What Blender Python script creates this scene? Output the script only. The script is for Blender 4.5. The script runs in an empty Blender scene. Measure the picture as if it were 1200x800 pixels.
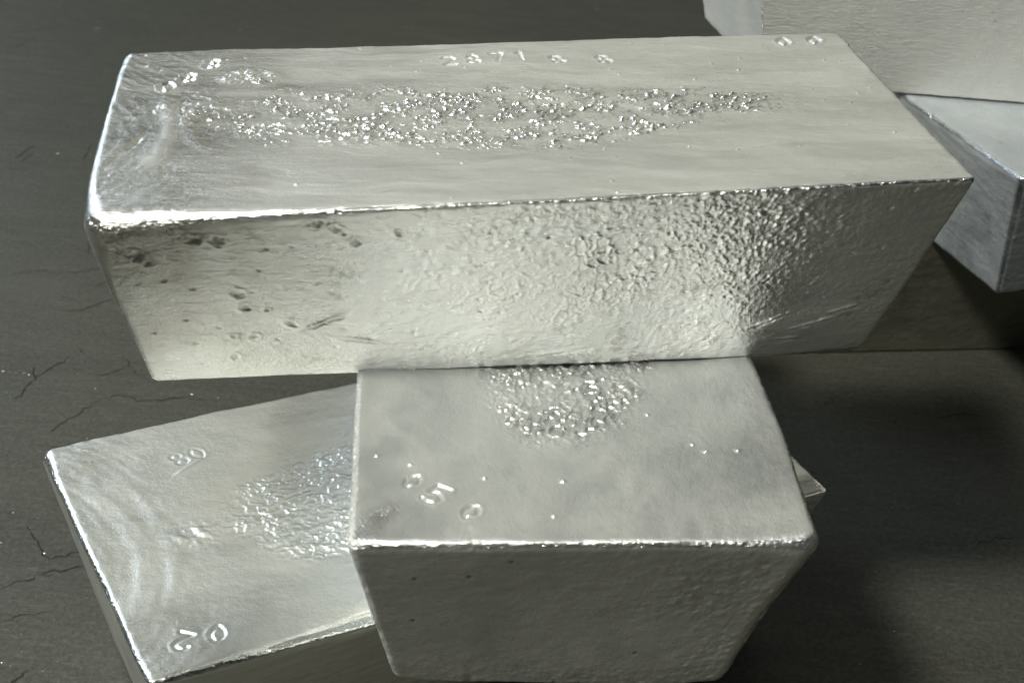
import bpy, math
import numpy as np
from mathutils import Vector, Matrix

# ------------------------------------------------------------------ camera
scene = bpy.context.scene
col = scene.collection
camd = bpy.data.cameras.new('camera')
cam = bpy.data.objects.new('camera', camd)
col.objects.link(cam)
cam_pos = Vector((0.0, -0.547664, 0.479922))
right = Vector((0.996258, 0.044597, 0.074031))
up = Vector((-0.086426, 0.514087, 0.853373))
back = right.cross(up)
m = Matrix((right, up, back)).transposed().to_4x4()
m.translation = cam_pos
cam.matrix_world = m
camd.sensor_width = 36
camd.lens = 1782.3 / 1200 * 36
camd.clip_start = 0.01
camd.clip_end = 50
camd.dof.use_dof = True
camd.dof.focus_distance = 0.62
camd.dof.aperture_fstop = 20
scene.camera = cam

# ------------------------------------------------------------------ light
world = bpy.data.worlds.new('World')
scene.world = world
world.use_nodes = True
world.node_tree.nodes['Background'].inputs[0].default_value = (0.85, 0.95, 0.88, 1)
world.node_tree.nodes['Background'].inputs[1].default_value = 0.008
scene.view_settings.view_transform = 'Standard'
scene.view_settings.look = 'None'
scene.view_settings.exposure = 0.12
scene.view_settings.gamma = 1


def lamp(name, az, el, dist, sx, sy, radiance, color, aim=(0, 0, 0.18)):
    """area lamp seen from the stack at azimuth az (0 = straight back, + = right) and elevation el"""
    d = Vector((math.sin(math.radians(az)) * math.cos(math.radians(el)),
                math.cos(math.radians(az)) * math.cos(math.radians(el)), math.sin(math.radians(el))))
    l = bpy.data.lights.new(name, 'AREA')
    l.shape = 'RECTANGLE'
    l.size, l.size_y = sx, sy
    l.energy = radiance * math.pi * sx * sy
    l.color = color
    o = bpy.data.objects.new(name, l)
    col.objects.link(o)
    o.location = Vector(aim) + d * dist
    o.rotation_euler = (-d).to_track_quat('-Z', 'Y').to_euler()
    return o


lamp('key_lamp', -139, 52, 1.9, 0.22, 0.22, 228, (0.985, 1.0, 0.91))
lamp('rear_wall_light', 20, 32, 2.6, 2.5, 1.7, 0.38, (0.985, 0.975, 0.79))
lamp('rear_high_light', -20, 48, 2.6, 2.2, 0.9, 0.56, (1.0, 0.98, 0.82))  # added panel, brightens the top of the low bar
lamp('left_window_light', -58, 27, 2.2, 0.8, 0.6, 9, (0.76, 0.88, 1.0))
lamp('far_left_rim_light', -36, 13, 2.4, 0.4, 0.5, 5, (0.78, 0.89, 1.0))  # added unseen source, brightens the left arrises
lamp('overhead_light', -160, 54, 2.2, 1.5, 1.2, 1.5, (0.95, 1.0, 1.0))

# ------------------------------------------------------------------ noise
rs = np.random.RandomState(7)
_perm = rs.permutation(256).astype(np.int64)
_perm = np.concatenate([_perm, _perm, _perm])
_g = rs.normal(size=(256, 3))
_g /= np.linalg.norm(_g, axis=1)[:, None]


def perlin(p, seed=0):
    p = p + seed * 17.31
    i = np.floor(p).astype(np.int64)
    f = p - i
    i &= 255
    w = f * f * f * (f * (f * 6 - 15) + 10)
    r = np.zeros(len(p))
    for dx in (0, 1):
        wx = w[:, 0] if dx else 1 - w[:, 0]
        for dy in (0, 1):
            wy = w[:, 1] if dy else 1 - w[:, 1]
            for dz in (0, 1):
                wz = w[:, 2] if dz else 1 - w[:, 2]
                h = _perm[_perm[_perm[(i[:, 0] + dx) & 255] + ((i[:, 1] + dy) & 255)] + ((i[:, 2] + dz) & 255)]
                g = _g[h]
                r += wx * wy * wz * (g[:, 0] * (f[:, 0] - dx) + g[:, 1] * (f[:, 1] - dy) + g[:, 2] * (f[:, 2] - dz))
    return r * 1.5


def fbm(p, octs=4, seed=0, gain=0.5):
    a, s, t = 1.0, 0, 0
    for k in range(octs):
        s = s + a * perlin(p * 2 ** k, seed + k * 3)
        t += a
        a *= gain
    return s / t


def worley(x, y, seed=0):
    """distance to nearest and second feature point of a jittered 2-D grid, plus the cell's random value"""
    ix, iy = np.floor(x).astype(np.int64), np.floor(y).astype(np.int64)
    d1 = np.full(len(x), 9.0)
    d2 = d1.copy()
    val = np.zeros(len(x))
    for dx in (-1, 0, 1):
        for dy in (-1, 0, 1):
            cx, cy = ix + dx, iy + dy
            h = _perm[_perm[(cx + seed * 13) & 255] + (cy & 255)]
            h2 = _perm[h + 91]
            d = np.hypot(cx + h / 255. - x, cy + h2 / 255. - y)
            c = d < d1
            d2 = np.where(c, d1, np.minimum(d2, d))
            val = np.where(c, _perm[h2 + 37] / 255., val)
            d1 = np.where(c, d, d1)
    return d1, d2, val


def sstep(a, b, x):
    t = np.clip((x - a) / (b - a), 0, 1)
    return t * t * (3 - 2 * t)


# ------------------------------------------------------------------ stamped figures
GL = {
    '0': [[(.3, 0), (.1, .2), (.0, .5), (.1, .8), (.3, 1), (.5, .8), (.6, .5), (.5, .2), (.3, 0)]],
    '1': [[(.1, .8), (.3, 1), (.3, 0)]],
    '2': [[(0, .8), (.15, 1), (.45, 1), (.6, .8), (.5, .55), (0, 0), (.6, 0)]],
    '5': [[(.58, 1), (.08, 1), (.03, .56), (.35, .62), (.6, .4), (.5, .1), (.25, 0), (0, .12)]],
    '7': [[(0, 1), (.6, 1), (.25, 0)]],
    '8': [[(.3, .52), (.08, .68), (.1, .9), (.3, 1), (.5, .9), (.52, .68), (.3, .52), (.03, .32), (.05, .1), (.3, 0),
           (.55, .1), (.57, .32), (.3, .52)]],
    '9': [[(.57, .62), (.4, .42), (.15, .45), (.02, .7), (.15, .95), (.4, 1), (.57, .8), (.57, .6), (.45, .2), (.2, 0)]],
}


def stamp(X, Y, ch, x, y, size, ang, depth=0.0006, wid=0.00055):
    """height field (metres) of one punched figure, centre (x, y); ang turns it"""
    h = np.zeros(len(X))
    near = (np.abs(X - x) < size * 1.3) & (np.abs(Y - y) < size * 1.3)
    if not near.any():
        return h
    px, py = X[near] - x, Y[near] - y
    c, s = math.cos(-ang), math.sin(-ang)
    u, v = (c * px - s * py) / size + .3, (s * px + c * py) / size + .5
    d = np.full(len(u), 9.)
    for line in GL[ch]:
        for (ax, ay), (bx, by) in zip(line[:-1], line[1:]):
            vx, vy = bx - ax, by - ay
            t = np.clip(((u - ax) * vx + (v - ay) * vy) / (vx * vx + vy * vy), 0, 1)
            d = np.minimum(d, np.hypot(u - ax - t * vx, v - ay - t * vy))
    d = d * size
    hh = -depth * np.exp(-(d / wid) ** 2) + depth * .28 * np.exp(-((d - wid * 2.1) / (wid * .9)) ** 2)
    h[near] = hh
    return h


# ------------------------------------------------------------------ ingot mesh
def nodes(h, step, zones=()):
    """node positions from -h to h; zones = (from, to, step) finer or coarser stretches"""
    xs = [-h]
    while xs[-1] < h:
        s = step
        for a, b, st in zones:
            if a <= xs[-1] < b:
                s = st
        xs.append(xs[-1] + s)
    xs = np.array(xs)
    return -h + (xs + h) * (2 * h / (xs[-1] + h))


def ingot(name, corners, rad, axes, fine, relief, mat, coarse=6):
    """one closed cast bar: box with rounded edges, relief along its normals, then fitted to its eight corners.
    corners run end-, end+ / side-, side+ / bottom, top"""
    C = np.array(corners)
    hx = np.linalg.norm(C[4] + C[6] - C[5] - C[7]) / 4
    hy = np.linalg.norm(C[4] + C[5] - C[6] - C[7]) / 4
    hz = np.linalg.norm(C[0:4].mean(0) - C[4:8].mean(0)) / 2
    H = np.array([hx, hy, hz])
    N = [nodes(h, *a) for h, a in zip(H, axes)]
    V, F, off = [], [], 0
    for ax in range(3):
        for sg in (-1, 1):
            a, b = [(1, 2), (2, 0), (0, 1)][ax]
            na, nb = N[a], N[b]
            if (ax, sg) not in fine:
                sub = lambda n: n[np.unique(np.concatenate([np.arange(0, len(n), coarse), [len(n) - 1], [2, 4, len(n) - 3, len(n) - 5]]))]
                na, nb = sub(na), sub(nb)
            A, B = np.meshgrid(na, nb, indexing='ij')
            q = np.zeros((A.size, 3))
            q[:, a], q[:, b], q[:, ax] = A.ravel(), B.ravel(), sg * H[ax]
            I = np.arange(A.size).reshape(A.shape) + off
            f = np.stack([I[:-1, :-1], I[1:, :-1], I[1:, 1:], I[:-1, 1:]], -1).reshape(-1, 4)
            if sg < 0:
                f = f[:, ::-1]
            V.append(q)
            F.append(f)
            off += A.size
    V, F = np.concatenate(V), np.concatenate(F)
    key = np.round(V * 1e6).astype(np.int64)
    key = (key[:, 0] + 10 ** 6) * (10 ** 13) // 1 + (key[:, 1] + 10 ** 6) * (10 ** 6) * 3 + key[:, 2] + 10 ** 6
    _, first, inv = np.unique(key, return_index=True, return_inverse=True)
    V = V[first]
    F = inv.ravel()[F]
    # rounded edges
    r = rad(V, H) if callable(rad) else np.full(len(V), rad)
    r = r[:, None]
    c = np.clip(V, -(H - r), H - r)
    n = V - c
    n /= np.maximum(np.linalg.norm(n, axis=1), 1e-9)[:, None]
    P = c + n * r
    h, attrs = relief(P, n, H)
    edge = sstep(.03, .15, 1 - np.max(np.abs(n), axis=1))        # the arrises are rubbed bright
    attrs['shine'] = np.maximum(attrs['shine'], .9 * edge) - 1.8 * edge * attrs.pop('dull', 0)
    P = P + n * h[:, None]
    t = (P / H + 1) / 2
    out = np.zeros_like(P)
    for k in range(8):
        w = 1
        for d in range(3):
            bit = (k >> d) & 1
            w = w * (t[:, d] if bit else 1 - t[:, d])
        out += w[:, None] * C[k]
    base = C[0:4].mean(0)
    out -= base
    me = bpy.data.meshes.new(name)
    me.vertices.add(len(out))
    me.vertices.foreach_set('co', out.astype(np.float32).ravel())
    me.loops.add(F.size)
    me.loops.foreach_set('vertex_index', F.astype(np.int32).ravel())
    me.polygons.add(len(F))
    me.polygons.foreach_set('loop_start', np.arange(0, F.size, 4, dtype=np.int32))
    me.update(calc_edges=True)
    me.polygons.foreach_set('use_smooth', np.ones(len(F), dtype=bool))
    for k, v in attrs.items():
        at = me.attributes.new(k, 'FLOAT', 'POINT')
        at.data.foreach_set('value', np.broadcast_to(v, len(out)).astype(np.float32))
    me.materials.append(mat)
    me.validate()
    me.update()
    o = bpy.data.objects.new(name, me)
    o.location = base
    col.objects.link(o)
    print(name, len(F))
    return o


# ------------------------------------------------------------------ materials
class NT:
    def __init__(self, name):
        self.m = bpy.data.materials.new(name)
        self.m.use_nodes = True
        self.t = self.m.node_tree
        self.b = self.t.nodes['Principled BSDF']

    def n(self, kind, **kw):
        nd = self.t.nodes.new('ShaderNode' + kind)
        for k, v in kw.items():
            if k in nd.inputs.keys():
                nd.inputs[k].default_value = v
            else:
                setattr(nd, k, v)
        return nd

    def l(self, a, b):
        self.t.links.new(a, b)

    def noise(self, vec, scale, detail=4, rough=.55, stretch=None, rot=None, dist=0):
        if stretch or rot:
            mp = self.n('Mapping')
            if stretch:
                mp.inputs['Scale'].default_value = stretch
            if rot:
                mp.inputs['Rotation'].default_value = rot
            self.l(vec, mp.inputs[0])
            vec = mp.outputs[0]
        nz = self.n('TexNoise', Scale=scale, Detail=detail, Roughness=rough, Distortion=dist)
        self.l(vec, nz.inputs['Vector'])
        return nz.outputs['Fac']

    def math(self, op, a, b=None, c=None):
        nd = self.n('Math', operation=op)
        for i, v in enumerate((a, b, c)):
            if v is None:
                continue
            if isinstance(v, (int, float)):
                nd.inputs[i].default_value = v
            else:
                self.l(v, nd.inputs[i])
        return nd.outputs[0]

    def ramp(self, fac, lo, hi, a=0., b=1.):
        nd = self.n('MapRange')
        self.l(fac, nd.inputs[0])
        for i, v in zip((1, 2, 3, 4), (lo, hi, a, b)):
            nd.inputs[i].default_value = v
        return nd.outputs[0]

    def mix(self, fac, a, b):
        nd = self.n('Mix', data_type='RGBA')
        if isinstance(fac, (int, float)):
            nd.inputs[0].default_value = fac
        else:
            self.l(fac, nd.inputs[0])
        for i, v in ((6, a), (7, b)):
            if isinstance(v, tuple):
                nd.inputs[i].default_value = v + (1,)
            else:
                self.l(v, nd.inputs[i])
        return nd.outputs[2]

    def bump(self, height, dist, strength=1., prev=None):
        nd = self.n('Bump')
        nd.inputs['Distance'].default_value = dist
        nd.inputs['Strength'].default_value = strength
        self.l(height, nd.inputs['Height'])
        if prev is not None:
            self.l(prev, nd.inputs['Normal'])
        return nd.outputs[0]


def metal(name, tint=(.86, .857, .82), rough=.35, scratch=None, streak=(1, 1, 1), fine=.00012, bloom=.23):
    M = NT(name)
    tc = M.n('TexCoord').outputs['Object']
    st = M.n('Attribute', attribute_name='stain_shade').outputs['Fac']
    ro = M.n('Attribute', attribute_name='shine').outputs['Fac']
    big = M.noise(tc, 17, 6, .62, streak, None, 1.3)
    mid = M.noise(tc, 85, 6, .68, streak, None, .6)
    sw = M.math('ADD', M.math('MULTIPLY', big, .62), M.math('MULTIPLY', mid, .38))
    c = M.mix(M.ramp(sw, .36, .60), tuple(v * k for v, k in zip(tint, (.89, .905, .93))), tint)
    c = M.mix(M.ramp(mid, .56, .78, 0, .30), c, (tint[0] * .72, tint[1] * .73, tint[2] * .72))
    c = M.mix(st, c, (.16, .13, .075))
    M.l(c, M.b.inputs['Base Color'])
    # a bloom of oxide makes the cast skin partly matt, in swirls
    M.l(M.math('MINIMUM', 1., M.math('MULTIPLY_ADD', ro, bloom * .9, M.ramp(sw, .34, .64, 1 - bloom * .65, 1 - bloom * 1.35))), M.b.inputs['Metallic'])
    r = M.ramp(sw, .34, .64, rough - .06, rough + .05)
    r = M.math('MULTIPLY_ADD', ro, -.20, r)
    r = M.math('MULTIPLY_ADD', st, .3, r)
    M.l(r, M.b.inputs['Roughness'])
    b = M.bump(M.noise(tc, 1500, 3, .7), fine * 1.9)
    b = M.bump(M.noise(tc, 620, 3, .65, streak), fine * 1.8, prev=b)
    b = M.bump(M.noise(tc, 230, 4, .6, streak), fine * 2.2, prev=b)
    b = M.bump(M.noise(tc, 46, 6, .8, (1, 9, 1), (0, 0, .5), .3), fine * .7, prev=b)      # rubs and handling scratches
    if scratch:
        b = M.bump(M.noise(tc, 60, 5, .75, scratch[0], scratch[1]), scratch[2], prev=b)
    M.l(b, M.b.inputs['Normal'])
    return M.m


metal_main = metal('cast_metal', streak=(.35, 1.3, 1))
metal_end = metal('cast_metal_dull', tint=(.83, .83, .795), rough=.36, bloom=.30, streak=(1, .6, 1))
metal_low = metal('cast_metal_satin', tint=(.86, .855, .80), rough=.37, bloom=.11, streak=(.7, 1, 1), fine=.00008)
metal_sawn = metal('scraped_metal', tint=(.88, .865, .80), rough=.42, bloom=.68, scratch=((2, 30, 30), (0, .7, 0), .0011))
metal_cool = metal('cast_metal_blue_lit', tint=(.74, .77, .80), rough=.40, bloom=.4)  # cool tint paints in the blue light from the left
metal_dark = metal('cast_metal_shaded', tint=(.30, .29, .23), rough=.45)  # dark tint paints in the shadow lying on the rear floor bar


def grime(name, c, rough=.8):
    M = NT(name)
    tc = M.n('TexCoord').outputs['Object']
    k = M.mix(M.noise(tc, 300, 3), c, tuple(v * .5 for v in c))
    M.l(k, M.b.inputs['Base Color'])
    M.b.inputs['Roughness'].default_value = rough
    return M.m


# ------------------------------------------------------------------ floor
def make_floor():
    M = NT('floor_slab')
    tc = M.n('TexCoord').outputs['Object']
    a = M.noise(tc, 3.2, 6, .6, (1, 1.6, 1), (0, 0, .35), .4)
    s = M.noise(tc, 14, 7, .68, (.5, 2.6, 1), (0, 0, .15), .8)
    g = M.noise(tc, 360, 4, .75)
    c = M.mix(M.ramp(a, .3, .7), (.040, .044, .038), (.070, .069, .053))
    c = M.mix(M.ramp(s, .42, .72, 0, .65), c, (.032, .034, .027))
    c = M.mix(M.ramp(g, .42, .70, 0, .55), c, (.13, .13, .11))
    k = M.noise(tc, 60, 8, .8, (1, 7, 1), (0, 0, -.25), .5)
    c = M.mix(M.ramp(k, .54, .70, 0, .6), c, (.15, .15, .13))
    c = M.mix(M.ramp(k, .44, .30, 0, .7), c, (.024, .026, .022))
    kk = M.noise(tc, 38, 9, .85, (1, 9, 1), (0, 0, 1.1), .4)
    c = M.mix(M.ramp(kk, .58, .70, 0, .5), c, (.14, .14, .125))
    c = M.mix(M.ramp(M.noise(tc, 900, 3, .8), .46, .64, 0, .5), c, (.085, .070, .055))
    w = M.noise(tc, 900, 2, .5)
    c = M.mix(M.ramp(w, .74, .80, 0, .8), c, (.30, .29, .26))
    M.l(c, M.b.inputs['Base Color'])
    M.l(M.ramp(s, .3, .7, .42, .60), M.b.inputs['Roughness'])
    M.b.inputs['Specular IOR Level'].default_value = .25
    b = M.bump(M.noise(tc, 500, 5, .7), .0004)
    b = M.bump(M.noise(tc, 45, 6, .6, (.5, 2, 1)), .0009, prev=b)
    M.l(b, M.b.inputs['Normal'])
    n = 120
    gx = np.linspace(-1, 1, n)
    gx = np.sign(gx) * np.abs(gx) ** 2.2 * 6
    X, Y = np.meshgrid(gx, gx + .3, indexing='ij')
    Z = np.zeros_like(X)
    V = np.stack([X, Y, Z], -1).reshape(-1, 3)
    I = np.arange(n * n).reshape(n, n)
    F = np.stack([I[:-1, :-1], I[1:, :-1], I[1:, 1:], I[:-1, 1:]], -1).reshape(-1, 4)
    me = bpy.data.meshes.new('floor')
    me.from_pydata(V.tolist(), [], F.tolist())
    me.materials.append(M.m)
    o = bpy.data.objects.new('floor', me)
    o['kind'] = 'structure'
    col.objects.link(o)
    return o


floor = make_floor()

# ------------------------------------------------------------------ ingots
KEYS = lambda n: (n[:, 2], -n[:, 1], -n[:, 0])


def edge_radius(base, var, boost=None):
    def f(V, H):
        r = base * (1 + .8 * var * perlin(V * 35, 5)) * (1 + var * .3 * perlin(V * 210, 9))
        if boost is not None:
            for (bx, by, bz), amp, wd in boost:
                d = np.linalg.norm((V - np.array([bx, by, bz]) * H) / np.array(wd), axis=1)
                r = r + amp * np.exp(-d * d)
        return np.clip(r, .0006, .0115)
    return f


def common(P, n, seed):
    """gentle undulation and skin of every cast face"""
    h = .00055 * fbm(P * 28, 3, seed) + .00012 * fbm(P * 190, 3, seed + 4)
    return h


def pits(P, n, U, W, mask, cell, seed, thr, depth, stain_shade, s0=0.35):
    d1, d2, val = worley(U / cell, W / cell, seed)
    act = (val > thr) & (mask > 0)
    rad = s0 * (.5 + .5 * ((val - thr) / (1 - thr)))
    prof = np.where(act, np.exp(-(d1 / rad) ** 2 * 1.6), 0) * mask
    return -depth * prof, stain_shade * sstep(.35, .8, prof)


def spot(x, y, cx, cy, rx, ry):
    return np.exp(-(((x - cx) / rx) ** 2 + ((y - cy) / ry) ** 2))


# --- the long bar on top
def relief_top_bar(P, n, H):
    hx, hy, hz = H
    X, Y, Z = P.T
    s, t, q = (X / hx + 1) / 2, (Y / hy + 1) / 2, (Z / hz + 1) / 2
    top, front, left = sstep(.5, .95, n[:, 2]), sstep(.5, .95, -n[:, 1]), sstep(.5, .95, -n[:, 0])
    h = common(P, n, 1)
    stain_shade = np.zeros(len(P))
    shine = np.zeros(len(P))
    # -- top: sunk middle with long flow lines
    i = top > 0
    x, y, S, T, p = X[i], Y[i], s[i], t[i], P[i]
    wob = fbm(p * 30, 3, 11)
    cx = (S - .480) / .40
    cy = (T - .51 - .02 * np.sin(S * 9)) / (.265 - .08 * S)
    e = np.sqrt(cx ** 2 + cy ** 2) + .22 * wob
    sink = -.0018 * np.exp(-(np.abs(cx) ** 3) - (cy / 2.0) ** 2)
    # long flow wrinkles, bent round the near end like solidification fronts
    bend = np.where(S < .16, (.16 - S) * .9, 0)
    rr = np.hypot(np.maximum(.18 - S, 0) * hx * 2.2, (T - .5) * hy * 2)
    flow = fbm(np.stack([x * 9, y * 85 + 1.2 * wob, 0 * x], 1), 4, 13) * .00065
    r2 = np.hypot(S * 2 * hx + .052, (T - .47) * 2 * hy)
    arcm = np.exp(-((r2 - .0765 - .004 * wob - .001 * fbm(p * 120, 3, 21)) / .0036) ** 2) * sstep(.30, .05, np.abs(T - .47) + .05 * wob)
    arc = .0003 * arcm \
        + .0003 * np.exp(-((rr - .026 - .003 * wob) / .0028) ** 2) * sstep(.17, .1, S) \
        + .00004 * np.sin(r2 * 1300 + wob * 9) * sstep(.15, .08, S)
    # crust of the shrinkage patch
    patch = sstep(1.0, .72, e)
    broken = sstep(-.15, .15, fbm(p * 85, 3, 17) + .10)
    ft0 = fbm(p * 380, 2, 18)
    d1, d2, val = worley(x / .0040 + 1.3 * wob + .5 * ft0, y / .0027 + .5 * wob + .5 * ft0, 3)
    e1, e2, val2 = worley(x / .0022, y / .0016 + wob, 4)
    ft = fbm(np.stack([x * 300, y * 430, 0 * x], 1), 3, 20)
    crust = .0016 * np.maximum(0, ft) + .0007 * np.sqrt(np.maximum(0, 1 - (d1 / (.10 + .30 * val)) ** 2)) * (val > .30) \
        + .0005 * np.sqrt(np.maximum(0, 1 - (e1 / .36) ** 2)) * (val2 > .62) + .0003 * fbm(p * 330, 3, 19)
    hh = sink + flow * sstep(.02, .2, np.abs(T - .5) + .1) + arc + crust * patch * (.25 + .75 * broken)
    # scattered small nodules
    f1, f2, v3 = worley(x / .009, y / .009, 6)
    hh += .0007 * np.exp(-(f1 / (.05 + .05 * wob)) ** 2) * (v3 > .86) * (1 - patch)
    # raised sliver of metal near the far left corner, and a dint by the left edge
    hh += .0011 * sstep(0, .5, 1 - np.hypot((S - .175) / .05, (T - .785) / .06)) * (.6 + 2.2 * np.abs(fbm(p * 210, 3, 23)))
    hh += -.0012 * np.exp(-((S - .045) / .006) ** 2 - ((T - .40 - (S - .045) * 4) / .018) ** 2)
    hh += .0006 * spot(S, T, .10, .60, .05, .07) * np.abs(fbm(p * 150, 3, 24)) * 4
    # punched figures
    for ch, a, b in (('0', .069, .736), ('8', .094, .794), ('8', .122, .884)):
        hh += stamp(x, y, ch, (a * 2 - 1) * hx, (b * 2 - 1) * hy, .0080, -.15, .0011, .0007)
    for ch, a, b in (('2', .434, .868), ('8', .467, .873), ('7', .5, .880), ('1', .533, .885)):
        hh += stamp(x, y, ch, (a * 2 - 1) * hx, (b * 2 - 1) * hy, .0080, .05, .0007, .0006)
    for ch, a, b in (('8', .58, .855), ('8', .643, .848)):
        hh += stamp(x, y, ch, (a * 2 - 1) * hx, (b * 2 - 1) * hy, .0075, .3, .0007, .0007)
    for ch, a, b in (('0', .905, .925), ('0', .950, .93)):
        hh += stamp(x, y, ch, (a * 2 - 1) * hx, (b * 2 - 1) * hy, .0080, -.25, .0010, .0007)
    h[i] += hh * top[i]
    bands = arcm + .4 * np.exp(-((rr - .028 - .004 * wob) / .003) ** 2) * sstep(.16, .08, S)
    shine[i] += (patch * broken * .45 - .75 * bands + .75 * sstep(.26, .03, S + .12 * wob)) * top[i]
    # -- front: pits, crust, casting skin
    i = front > 0
    x, z, S, Q, p = X[i], Z[i], s[i], q[i], P[i]
    w1 = fbm(p * 24, 3, 31)
    skin = .00022 * fbm(np.stack([x * 330, z * 520, 0 * x], 1), 4, 33) * (.6 + sstep(.12, .3, S) + .4 * w1)
    midband = sstep(.30, .50, S) * sstep(.92, .70, S)
    wv = fbm(p * 130, 2, 35)
    d1, d2, val = worley(x / .0029 + wv, z / .0030 + .8 * wv, 8)
    worms = .0009 * np.maximum(0, .16 - np.abs(fbm(p * 210, 3, 36))) * 5 * sstep(.05, .35, fbm(p * 38, 3, 37) + .12)
    crag = spot(S, Q, .60, .64, .055, .16) + .8 * spot(S, Q, .50, .40, .16, .25) * .5
    nod = .0016 * np.exp(-(d1 / (.12 + .2 * val)) ** 2) * (val > .55) * (spot(S, Q, .77 + .05 * w1, .60 + .3 * w1, .085, .40) * (.5 + 1.6 * np.clip(fbm(p * 50, 2, 30) + .3, 0, 1)) + .5 * spot(S, Q, .69, .93, .12, .12))
    f1, f2, v2 = worley(x / .0020, z / .0020 + wv, 9)
    nod2 = .0007 * np.exp(-(f1 / .30) ** 2) * (v2 > .55) * (spot(S, Q, .72, .55, .14, .6) + .35 * midband)
    streaks = .00012 * fbm(np.stack([x * 45, z * 260 + 2 * w1, 0 * x], 1), 3, 38) * sstep(.45, .2, S)
    lines = .00022 * np.maximum(0, .10 - np.abs(fbm(np.stack([x * 90, z * 230, 0 * x], 1), 5, 48) + .1)) * 9 * sstep(.42, .15, S) * sstep(-.1, .3, w1 + .1)
    hh = skin + lines + .75 * worms * (.35 + 1.5 * crag) * (.3 + midband) + .34 * nod + .35 * nod2 + streaks + .0009 * np.maximum(0, fbm(p * 460, 3, 39) - .10) * (.35 + 1.0 * midband)
    g1, g2, v4 = worley(x / .011, z / .009, 12)
    hh += -.0006 * np.exp(-((g1 - .02) / .07) ** 2) * (v4 > .72)
    for a, b, r1, dp in ((.047, .80, .0042, .0016), (.058, .76, .0026, .0013), (.115, .872, .0038, .0014), (.139, .866, .0040, .0014),
                         (.146, .554, .0040, .0010), (.15, .47, .0034, .0010), (.20, .36, .0030, .0014), (.15, .279, .003, .0011),
                         (.125, .29, .002, .001), (.485, .475, .0016, .0012), (.175, .45, .0018, .001), (.12, .15, .003, .0012),
                         (.27, .90, .003, .001), (.29, .82, .003, .001), (.34, .86, .002, .001), (.25, .93, .004, .0012)):
        dd = np.hypot(x - (a * 2 - 1) * hx, z - (b * 2 - 1) * hz) / (r1 * .7) + .9 * fbm(p * 380, 3, 41)
        pit = np.exp(-np.maximum(dd, 0) ** 2 * 2)
        hh += -.5 * dp * pit * (1 + 1.6 * fbm(p * 700, 2, 42)) + .0004 * np.exp(-((dd - 1.1) / .3) ** 2)
        stain_shade[i] += .20 * sstep(.3, .9, pit) * front[i]
    for a, b, ln, ang in ((.24, .36, .016, .45), (.29, .23, .012, -.25), (.90, .22, .016, .35), (.93, .30, .010, .4), (.56, .10, .014, .2),
                          (.83, .24, .009, .5), (.87, .12, .008, .1)):
        dx, dz = x - (a * 2 - 1) * hx, z - (b * 2 - 1) * hz
        c, sn = math.cos(ang), math.sin(ang)
        u, v = c * dx + sn * dz, -sn * dx + c * dz + .0006 * fbm(p * 300, 2, 43)
        ln_m = np.exp(-(u / ln) ** 4 * 8)
        hh += ln_m * (.0010 * np.exp(-(v / .0007) ** 2) - .0009 * np.exp(-((v + .0014) / .0007) ** 2))
    h[i] += hh * front[i]
    stain_shade[i] += .30 * spot(S, Q, .05, .80, .10, .35) * (.7 + .5 * fbm(p * 60, 3, 44)) * front[i]  # brown stains, plus painted darkening of the dim upper left
    stain_shade[i] += .35 * sstep(.15, .5, fbm(p * 60, 4, 45)) * sstep(.3, .8, fbm(p * 420, 2, 46) + .5) * front[i]
    shine[i] += (.35 + .15 * sstep(.34, .22, S) - .9 * sstep(.80, .95, S) + .5 * spot(S, Q, .78, .6, .12, .5)) * front[i]
    stain_shade[i] += .24 * sstep(.36, .12, S) * (1 + fbm(p * 45, 3, 47)) * front[i]  # left third darkened in colour to offset light bounced off the low bar
    # dribbles along the front arris
    arr = np.exp(-((n[:, 2] - .5) / .35) ** 2) * sstep(.2, .6, -n[:, 1])
    h += arr * (.00022 * fbm(P * 420, 2, 51) + .00020 * perlin(P * 950, 52))
    h += arr * .0010 * (spot(s, q, .686, .97, .006, .15) - spot(s, q, .70, .95, .004, .1))
    # right end corner dented in
    return h, {'stain_shade': np.clip(stain_shade, 0, 1), 'shine': np.clip(shine, -1, 1)}


A = [[-0.1293, -0.0847, 0.1707], [0.1365, -0.0376, 0.1814], [-0.1396, -0.0228, 0.1697], [0.1257, 0.026, 0.1832],
     [-0.1388, -0.1300, 0.2575], [0.1514, -0.0751, 0.2747], [-0.1625, 0.0150, 0.2589], [0.1251, 0.0674, 0.2736]]
top_bar = ingot('metal_ingot', A,
                edge_radius(.0032, .28, [((0, 0, -1), -.0014, (.3, .3, .03)), ((1, -1, 1), -.0012, (.12, .02, .02)), ((-1, -1, 1), .0075, (.045, .02, .02)), ((-1, 1, 1), .003, (.02, .02, .02)), ((1, -1, -1), .0045, (.02, .02, .03))]),
                [(.00042,), (.00042, [(-.036, .044, .00032)]), (.00042,)], {(2, 1), (1, -1), (0, -1)}, relief_top_bar, metal_main, 8)


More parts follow.
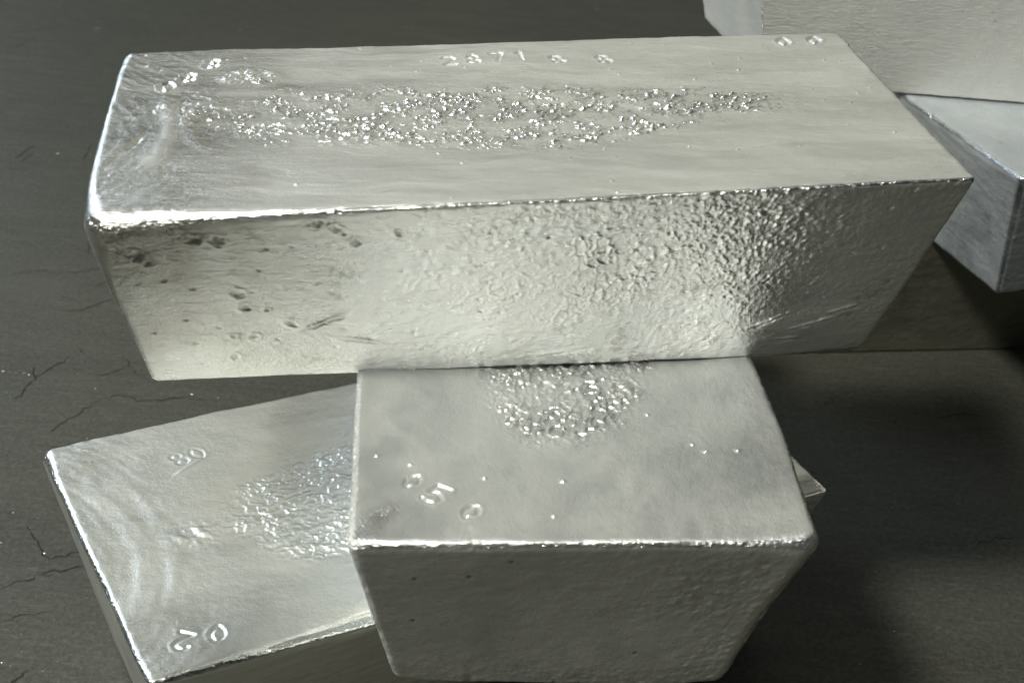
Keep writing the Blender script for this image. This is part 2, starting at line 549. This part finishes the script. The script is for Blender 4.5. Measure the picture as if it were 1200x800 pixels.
# --- the bar lying end-on under it
def relief_cross_bar(P, n, H):
    hx, hy, hz = H
    X, Y, Z = P.T
    s, t, q = (X / hx + 1) / 2, (Y / hy + 1) / 2, (Z / hz + 1) / 2
    top, end, lef = sstep(.5, .95, n[:, 2]), sstep(.5, .95, -n[:, 0]), sstep(.5, .95, n[:, 1])
    h = common(P, n, 60)
    stain_shade = np.zeros(len(P))
    shine = np.zeros(len(P))
    i = (top > 0) & (s < .62)
    x, y, S, T, p = X[i], Y[i], s[i], t[i], P[i]
    wob = fbm(p * 34, 3, 61)
    e = np.hypot(np.maximum(.34 - S, 0) / .185, (T - .50 - .25 * (.3 - S)) / (.22 - .25 * (.34 - S))) + .30 * wob
    patch = sstep(1.0, .75, e)
    brk = sstep(-.1, .15, fbm(p * 60, 3, 62) + .1)
    r = fbm(np.stack([x * 190 + y * 90, y * 250 - x * 60, x * 0], 1), 3, 63)
    hh = -.0008 * np.exp(-(np.maximum(.36 - S, 0) / .16) ** 2 - ((T - .5) / .26) ** 2)
    hh += patch * (.0017 * np.maximum(0, .20 - np.abs(r)) * 3 * (.45 + .55 * brk) + .0004 * fbm(p * 420, 2, 64)) - .0003 * patch
    hh += .0006 * fbm(np.stack([x * 24, y * 70, x * 0], 1), 3, 65) * sstep(.4, .05, T) + .0004 * fbm(p * 60, 3, 66)
    f1, f2, v3 = worley(x / .012, y / .012, 16)
    hh += .0009 * np.exp(-(f1 / (.06 + .05 * wob)) ** 2) * (v3 > .90) * (1 - patch)
    # torn corner, hatched
    co = np.exp(-((T - .955 + (S - .03) * 1.2) / .030) ** 2) * sstep(.085, .05, S)
    hh += co * (.0004 * np.sin((x * .5 - y) * 3900 + 9 * wob + 2 * fbm(p * 300, 2, 75)) + .0004 * fbm(p * 500, 2, 74) - .0003)
    for ch, a, b, an in (('0', .113, .862, -2.15), ('5', .088, .813, -2.15), ('0', .058, .739, -2.15)):
        hh += stamp(x, y, ch, (a * 2 - 1) * hx, (b * 2 - 1) * hy, .0098 if ch == '5' else .0075, an, .0007, .00065)
    hh = np.where(S > .26, np.minimum(hh, .0003 * sstep(.32, .26, S)), hh)      # flattened where the upper bar sits
    hh -= .0013 * sstep(.16, .27, S) * sstep(.0, .22, T) * sstep(1., .78, T)
    h[i] += hh * top[i]
    shine[i] += (.45 * patch * brk + .8 * co) * top[i]
    i = end > 0
    y, z, T, Q, p = Y[i], Z[i], t[i], q[i], P[i]
    hh = .00016 * fbm(np.stack([y * 150, z * 260, 0 * y], 1), 4, 67) - .0012 * spot(T, Q, .5, .5, .4, .4) + .0009 * spot(T, Q, .3, .15, .25, .2)
    d1, d2, val = worley(y / .0040, z / .0036, 18)
    low = sstep(.30, .0, Q) * sstep(.0, .1, T + .1) + 1.2 * spot(T, Q, .20, .72, .16, .22) + .9 * spot(T, Q, .08, .30, .10, .3)
    hh += .5 * (.0006 * np.exp(-(d1 / .33) ** 2) * (val > .55) - .0008 * np.exp(-(d1 / .22) ** 2) * (val < .16)) * np.clip(low, 0, 1)
    hh += .0002 * np.maximum(0, .2 - np.abs(fbm(p * 150, 2, 69))) * 4 * np.clip(low, 0, 1)
    shine[i] += .6 * end[i]
    g1, g2, v4 = worley(y / .015, z / .015, 19)
    hh += -.0007 * np.exp(-(g1 / .05) ** 2) * (v4 > .86)
    stain_shade[i] += (.7 * np.exp(-(g1 / .05) ** 2) * (v4 > .86) + .12 + .4 * sstep(.2, .45, fbm(p * 90, 3, 70)) * np.clip(low, 0, 1)) * end[i]
    h[i] += hh * end[i]
    arr = np.exp(-((n[:, 2] - .6) / .35) ** 2) * (1 - np.abs(n[:, 2]) ** 8)
    h += arr * (.00022 * fbm(P * 480, 2, 71) + (.00022 + .00035 * (n[:, 1] > .3)) * perlin(P * 950, 73))
    dull = sstep(.2, .5, n[:, 1])
    # lumpy vertical arrises and a dint in the left one
    v = sstep(.3, .7, np.abs(n[:, 0])) * sstep(.3, .7, np.abs(n[:, 1]))
    h += v * .0010 * fbm(P * 110, 3, 72)
    stain_shade = np.clip(stain_shade, 0, 1)
    return h, {'dull': dull, 'stain_shade': stain_shade, 'shine': np.clip(shine, 0, 1)}


B = [[0.0885, -0.1325, 0.0912], [0.0617, 0.1069, 0.0901], [-0.0318, -0.1440, 0.0900], [-0.0537, 0.0952, 0.0895],
     [0.1075, -0.1602, 0.1815], [0.0722, 0.139, 0.1784], [-0.0468, -0.1758, 0.1762], [-0.0768, 0.1242, 0.1747]]
cross_bar = ingot('metal_ingot', B,
                  edge_radius(.0040, .28, [((0, 0, -1), -.0026, (.3, .3, .03)), ((-1, 1, 1), .0012, (.12, .02, .02)), ((-1, -1, 0), .0058, (.03, .02, .06)), ((-1, 1, -1), .003, (.02, .02, .03)), ((-1, -1, -.2), .0025, (.02, .02, .06))]),
                  [(.00045, [(0.0, .2, .0018)]), (.00045,), (.00045,)], {(2, 1), (0, -1), (1, 1), (1, -1)}, relief_cross_bar, metal_end, 8)


# --- the lowest bar, at the left
def relief_low_bar(P, n, H):
    hx, hy, hz = H
    X, Y, Z = P.T
    s, t, q = (X / hx + 1) / 2, (Y / hy + 1) / 2, (Z / hz + 1) / 2
    top, fr, lf = sstep(.5, .95, n[:, 2]), sstep(.5, .95, -n[:, 1]), sstep(.5, .95, -n[:, 0])
    h = common(P, n, 80)
    stain_shade = np.zeros(len(P))
    shine = np.zeros(len(P))
    i = top > 0
    x, y, S, T, p = X[i], Y[i], s[i], t[i], P[i]
    wob = fbm(p * 30, 3, 81)
    e = np.hypot(np.maximum(.42 - S, 0) / .26, (T - .48) / .25) + .25 * wob
    patch = sstep(1.02, .85, e) * (.5 + .5 * sstep(-.15, .2, fbm(p * 55, 3, 88)))
    r = fbm(np.stack([x * 190, y * 230, x * 0], 1), 4, 82)
    hh = -.0014 * np.exp(-(np.maximum(.40 - S, 0) / .2) ** 2 - ((T - .48) / .28) ** 2)
    hh += patch * (.0014 * np.maximum(0, .2 - np.abs(r)) * 3 + .0004 * fbm(p * 400, 2, 83)) - .0005 * patch
    rr = np.hypot(S * 2 * hx + .052, (T - .52) * 2 * hy) - .025
    side = sstep(.30, .18, np.abs(T - .52) + .04 * wob)
    hh += (.0003 * side * np.exp(-((rr - .047 - .004 * wob) / .004) ** 2) + .0003 * side * np.exp(-((rr - .060 - .003 * wob) / .003) ** 2)
           + .00003 * np.sin(rr * 1100 + wob * 8)) * sstep(.17, .08, S)
    hh += .0005 * fbm(np.stack([x * 22, y * 60, x * 0], 1), 3, 84)
    hh += .0006 * spot(S, T, .143, .476, .03, .05) * np.abs(fbm(p * 160, 3, 85)) * 4
    # the near long edge slumps towards the camera
    hh += -.0030 * sstep(.10, .0, T) * sstep(.05, .3, S)
    for ch, a, b, an in (('2', .061, .111, 2.5), ('0', .102, .102, -.5), ('8', .170, .807, .4), ('0', .197, .816, .3)):
        hh += stamp(x, y, ch, (a * 2 - 1) * hx, (b * 2 - 1) * hy, .0085, an, .0006 if b < .5 else .0003, .0007)
    u, v = (S - .178) * .30, (T - .762) * .15
    hh += .0007 * np.exp(-(((v - u * .5) / .0009) ** 2) - (u / .007) ** 4)
    h[i] += hh * top[i]
    bands = side * (np.exp(-((rr - .047 - .004 * wob) / .004) ** 2) + .6 * np.exp(-((rr - .062 - .004 * wob) / .003) ** 2))
    shine[i] += (.2 * patch - 1.2 * bands + .5 * sstep(.12, .02, S + .1 * wob)) * top[i]
    i = fr > 0
    h[i] += .0005 * fbm(P[i] * np.array([60, 60, 300]), 4, 86) * fr[i]
    arr = np.exp(-((n[:, 2] - .6) / .35) ** 2) * (1 - np.abs(n[:, 2]) ** 8)
    h += arr * (.00022 * fbm(P * 520, 2, 87) + .00022 * perlin(P * 950, 89))
    return h, {'stain_shade': stain_shade, 'shine': np.clip(shine, -1, 1)}


Cc = [[-0.1177, -0.1223, 0.0], [0.119, 0.0169, 0.0], [-0.1672, -0.0382, 0.0], [0.0696, 0.101, 0.0],
      [-0.1180, -0.1560, 0.0894], [0.1465, 0.0, 0.0886], [-0.1992, -0.0215, 0.0900], [0.0685, 0.1334, 0.0900]]
low_bar = ingot('metal_ingot', Cc,
                edge_radius(.0034, .28, [((-.25, -1, 1), .0060, (.07, .02, .02)), ((-1, 1, 1), .003, (.02, .02, .02))]),
                [(.0005, [(0, .11, .0016)]), (.0005,), (.0005,)], {(2, 1), (0, -1), (1, -1), (0, 1)}, relief_low_bar, metal_low, 8)


# --- three bars of the stack behind
def relief_plain(seed, rough_face=1.0):
    def f(P, n, H):
        h = common(P, n, seed) + .00045 * rough_face * fbm(P * np.array([90, 90, 260]), 4, seed + 1)
        d1, d2, val = worley(P[:, 0] / .007 + P[:, 1] / .011, P[:, 2] / .006 + P[:, 1] / .009, seed % 7)
        pit = np.exp(-(d1 / (.05 + .1 * np.abs(fbm(P * 50, 2, seed + 9)))) ** 2) * (val > .8)
        h = h - .0008 * pit * rough_face
        h += .0004 * fbm(P * 350, 2, seed + 5) * (1 - np.max(np.abs(n), axis=1) ** 12)
        return h, {'stain_shade': .55 * pit * sstep(-.1, .3, perlin(P * 40, seed)), 'shine': np.zeros(len(P))}
    return f


Dc = [[0.1284, 0.2535, 0.0], [0.3831, 0.3057, 0.0], [0.1069, 0.3583, 0.0], [0.3616, 0.4105, 0.0],
      [0.1128, 0.2298, 0.09], [0.4067, 0.2902, 0.09], [0.0833, 0.3738, 0.09], [0.3772, 0.4342, 0.09]]
Ec = [[0.3337, 0.2213, 0.0905], [0.244, 0.4352, 0.0905], [0.2627, 0.1915, 0.0905], [0.173, 0.4054, 0.0905],
      [0.3792, 0.2034, 0.18], [0.2631, 0.4801, 0.18], [0.2436, 0.1466, 0.18], [0.1276, 0.4233, 0.18]]
Fc = [[0.1255, 0.2446, 0.1812], [0.3918, 0.2515, 0.1812], [0.0990, 0.3436, 0.1812], [0.3892, 0.3505, 0.1812],
      [0.1055, 0.2202, 0.2705], [0.4104, 0.228, 0.2705], [0.0760, 0.3671, 0.2705], [0.4066, 0.375, 0.2705]]
allf = {(0, -1), (1, -1), (2, 1)}
floor_back = ingot('metal_ingot', Dc, edge_radius(.0022, .3), [(.0011,), (.0011,), (.0011,)], allf, relief_plain(100, 1.4), metal_dark, 5)
mid_back = ingot('metal_ingot', Ec, edge_radius(.0046, .3), [(.0011,), (.0011,), (.0011,)], {(0, -1), (1, 1), (2, 1)}, relief_plain(120), metal_cool, 5)
high_back = ingot('metal_ingot', Fc, edge_radius(.0012, .3), [(.0010,), (.0010,), (.0010,)], allf, relief_plain(140, .8), metal_sawn, 5)

for o, lab in (
        (top_bar, 'long silvery ingot with a pitted front, lying crosswise on top of the front pile'),
        (cross_bar, 'silvery ingot seen end-on, squeezed between the long top bar and the lowest bar'),
        (low_bar, 'dull silvery ingot flat on the floor at the left, stamped 20 near its corner'),
        (floor_back, 'shade-darkened ingot on the floor at the right, lowest of the rear pile'),
        (mid_back, 'blue-lit ingot in the middle of the rear pile with a bright upper edge'),
        (high_back, 'scraped matt ingot highest on the rear pile with a pale left end')):
    o['label'] = lab
    o['category'] = 'ingot'
    o['group'] = 'stacked metal ingots'


# ------------------------------------------------------------------ marks on the floor
crack_mat = grime('crack_grime', (.020, .019, .016))
speck_mat = NT('metal_splinter')
speck_mat.b.inputs['Metallic'].default_value = 1
speck_mat.b.inputs['Base Color'].default_value = (.75, .73, .66, 1)
speck_mat.b.inputs['Roughness'].default_value = .45
speck_mat = speck_mat.m


def crack(pts, width, seed):
    r = np.random.RandomState(seed)
    P = [np.array(pts[0], float)]
    for a, b in zip(pts[:-1], pts[1:]):
        a, b = np.array(a, float), np.array(b, float)
        n = max(4, int(np.linalg.norm(b - a) / .0028))
        for k in range(1, n + 1):
            P.append(a + (b - a) * k / n + r.normal(size=2) * .00085)
    P = np.array(P)
    n = len(P)
    T = np.gradient(P, axis=0)
    T /= np.linalg.norm(T, axis=1)[:, None]
    N = np.stack([-T[:, 1], T[:, 0]], 1)
    w = width * np.sqrt(np.clip(np.sin(np.linspace(.06, math.pi - .06, n)), 0, 1)) * (.35 + r.rand(n)) * .5
    V = [(x, y, .0002) for x, y in P + N * w[:, None]] + [(x, y, .0002) for x, y in P - N * w[:, None]]
    F = [(i, i + n, i + n + 1, i + 1) for i in range(n - 1)]
    me = bpy.data.meshes.new('crack')
    me.from_pydata(V, [], F)
    me.materials.append(crack_mat)
    o = bpy.data.objects.new('crack', me)
    o.parent = floor
    col.objects.link(o)


PXC = Vector((0, 0, 0))


def floor_at(x, y):
    """point of the floor measured on the photograph (1200 x 800)"""
    d = -back * 1782.3 + right * (x - 600) - up * (y - 400)
    p = cam_pos - d * (cam_pos.z / d.z)
    return (p.x, p.y)


CR = [([(18, 470), (38, 445), (42, 430)], 1.5), ([(40, 442), (60, 432), (80, 418)], 1.5), ([(60, 506), (85, 488), (115, 470)], 1.6),
      ([(115, 470), (135, 462), (160, 470), (215, 466), (255, 470)], 1.0), ([(78, 366), (105, 360), (135, 350)], 1.3),
      ([(70, 320), (100, 318), (125, 312)], 1.1), ([(0, 323), (40, 318), (70, 320)], .7), ([(110, 338), (132, 328)], 1.0),
      ([(30, 615), (45, 635), (58, 657)], 1.3), ([(60, 655), (80, 650), (95, 644)], 1.4), ([(48, 671), (75, 668), (102, 661)], 1.5),
      ([(0, 690), (40, 676), (60, 672)], .8), ([(12, 800), (22, 794), (32, 786)], 1.6), ([(18, 186), (30, 178), (40, 170)], 1.8),
      ([(25, 190), (38, 180)], 1.6), ([(98, 188), (104, 176), (110, 168)], 1.3), ([(90, 405), (97, 414)], 1.0),
      ([(110, 440), (130, 436), (150, 428)], .9), ([(145, 418), (155, 432), (160, 440)], .9), ([(100, 280), (106, 300)], .9),
      ([(965, 475), (975, 470), (983, 463)], 1.3), ([(1100, 490), (1125, 484), (1155, 488)], .9), ([(1150, 470), (1138, 455)], .7),
      ([(1045, 500), (1052, 488)], .7), ([(0, 730), (25, 722), (60, 716)], .7), ([(0, 40), (40, 36), (80, 30)], .8),
      ([(10, 60), (50, 40)], .9), ([(1140, 640), (1165, 632), (1200, 630)], .9), ([(70, 345), (88, 352)], .7)]
for k, (pp, w) in enumerate(CR):
    crack([floor_at(*q) for q in pp], w * .00075, 200 + k)

# tiny splinters of metal strewn on the floor
r = np.random.RandomState(12)
V, F = [], []
spots = [(4, 435), (12, 436), (19, 437), (28, 437), (34, 439), (44, 438), (35, 618), (45, 633), (52, 648), (56, 652), (140, 417), (112, 455),
         (105, 465), (68, 180), (112, 34), (115, 34), (222, 34), (282, 35), (48, 512), (2, 776), (12, 780), (50, 786), (225, 462), (255, 466),
         (8, 460), (12, 465), (660, 13), (700, 11), (745, 18), (752, 17), (975, 20)]
for k in range(110):
    spots.append((r.rand() * 420 - 20, r.rand() * 820))
for k in range(30):
    spots.append((1000 + r.rand() * 200, 560 + r.rand() * 240))
for k, q in enumerate(spots):
    x, y = floor_at(*q)
    s = (.00034 if k < 31 else .00019) * (.3 + 1.3 * r.rand() ** 1.5)
    b = len(V)
    for j in range(5):
        a = j * 1.2566 + r.rand()
        V.append((x + s * math.cos(a) * (1 + r.rand()), y + s * math.sin(a), .0001))
    V.append((x, y, s * .9))
    F += [(b + j, b + (j + 1) % 5, b + 5) for j in range(5)]
me = bpy.data.meshes.new('metal_splinters')
me.from_pydata(V, [], F)
me.materials.append(speck_mat)
o = bpy.data.objects.new('metal_splinters', me)
o['label'] = 'tiny bright metal splinters strewn over the dark floor'
o['category'] = 'debris'
o['kind'] = 'stuff'
col.objects.link(o)
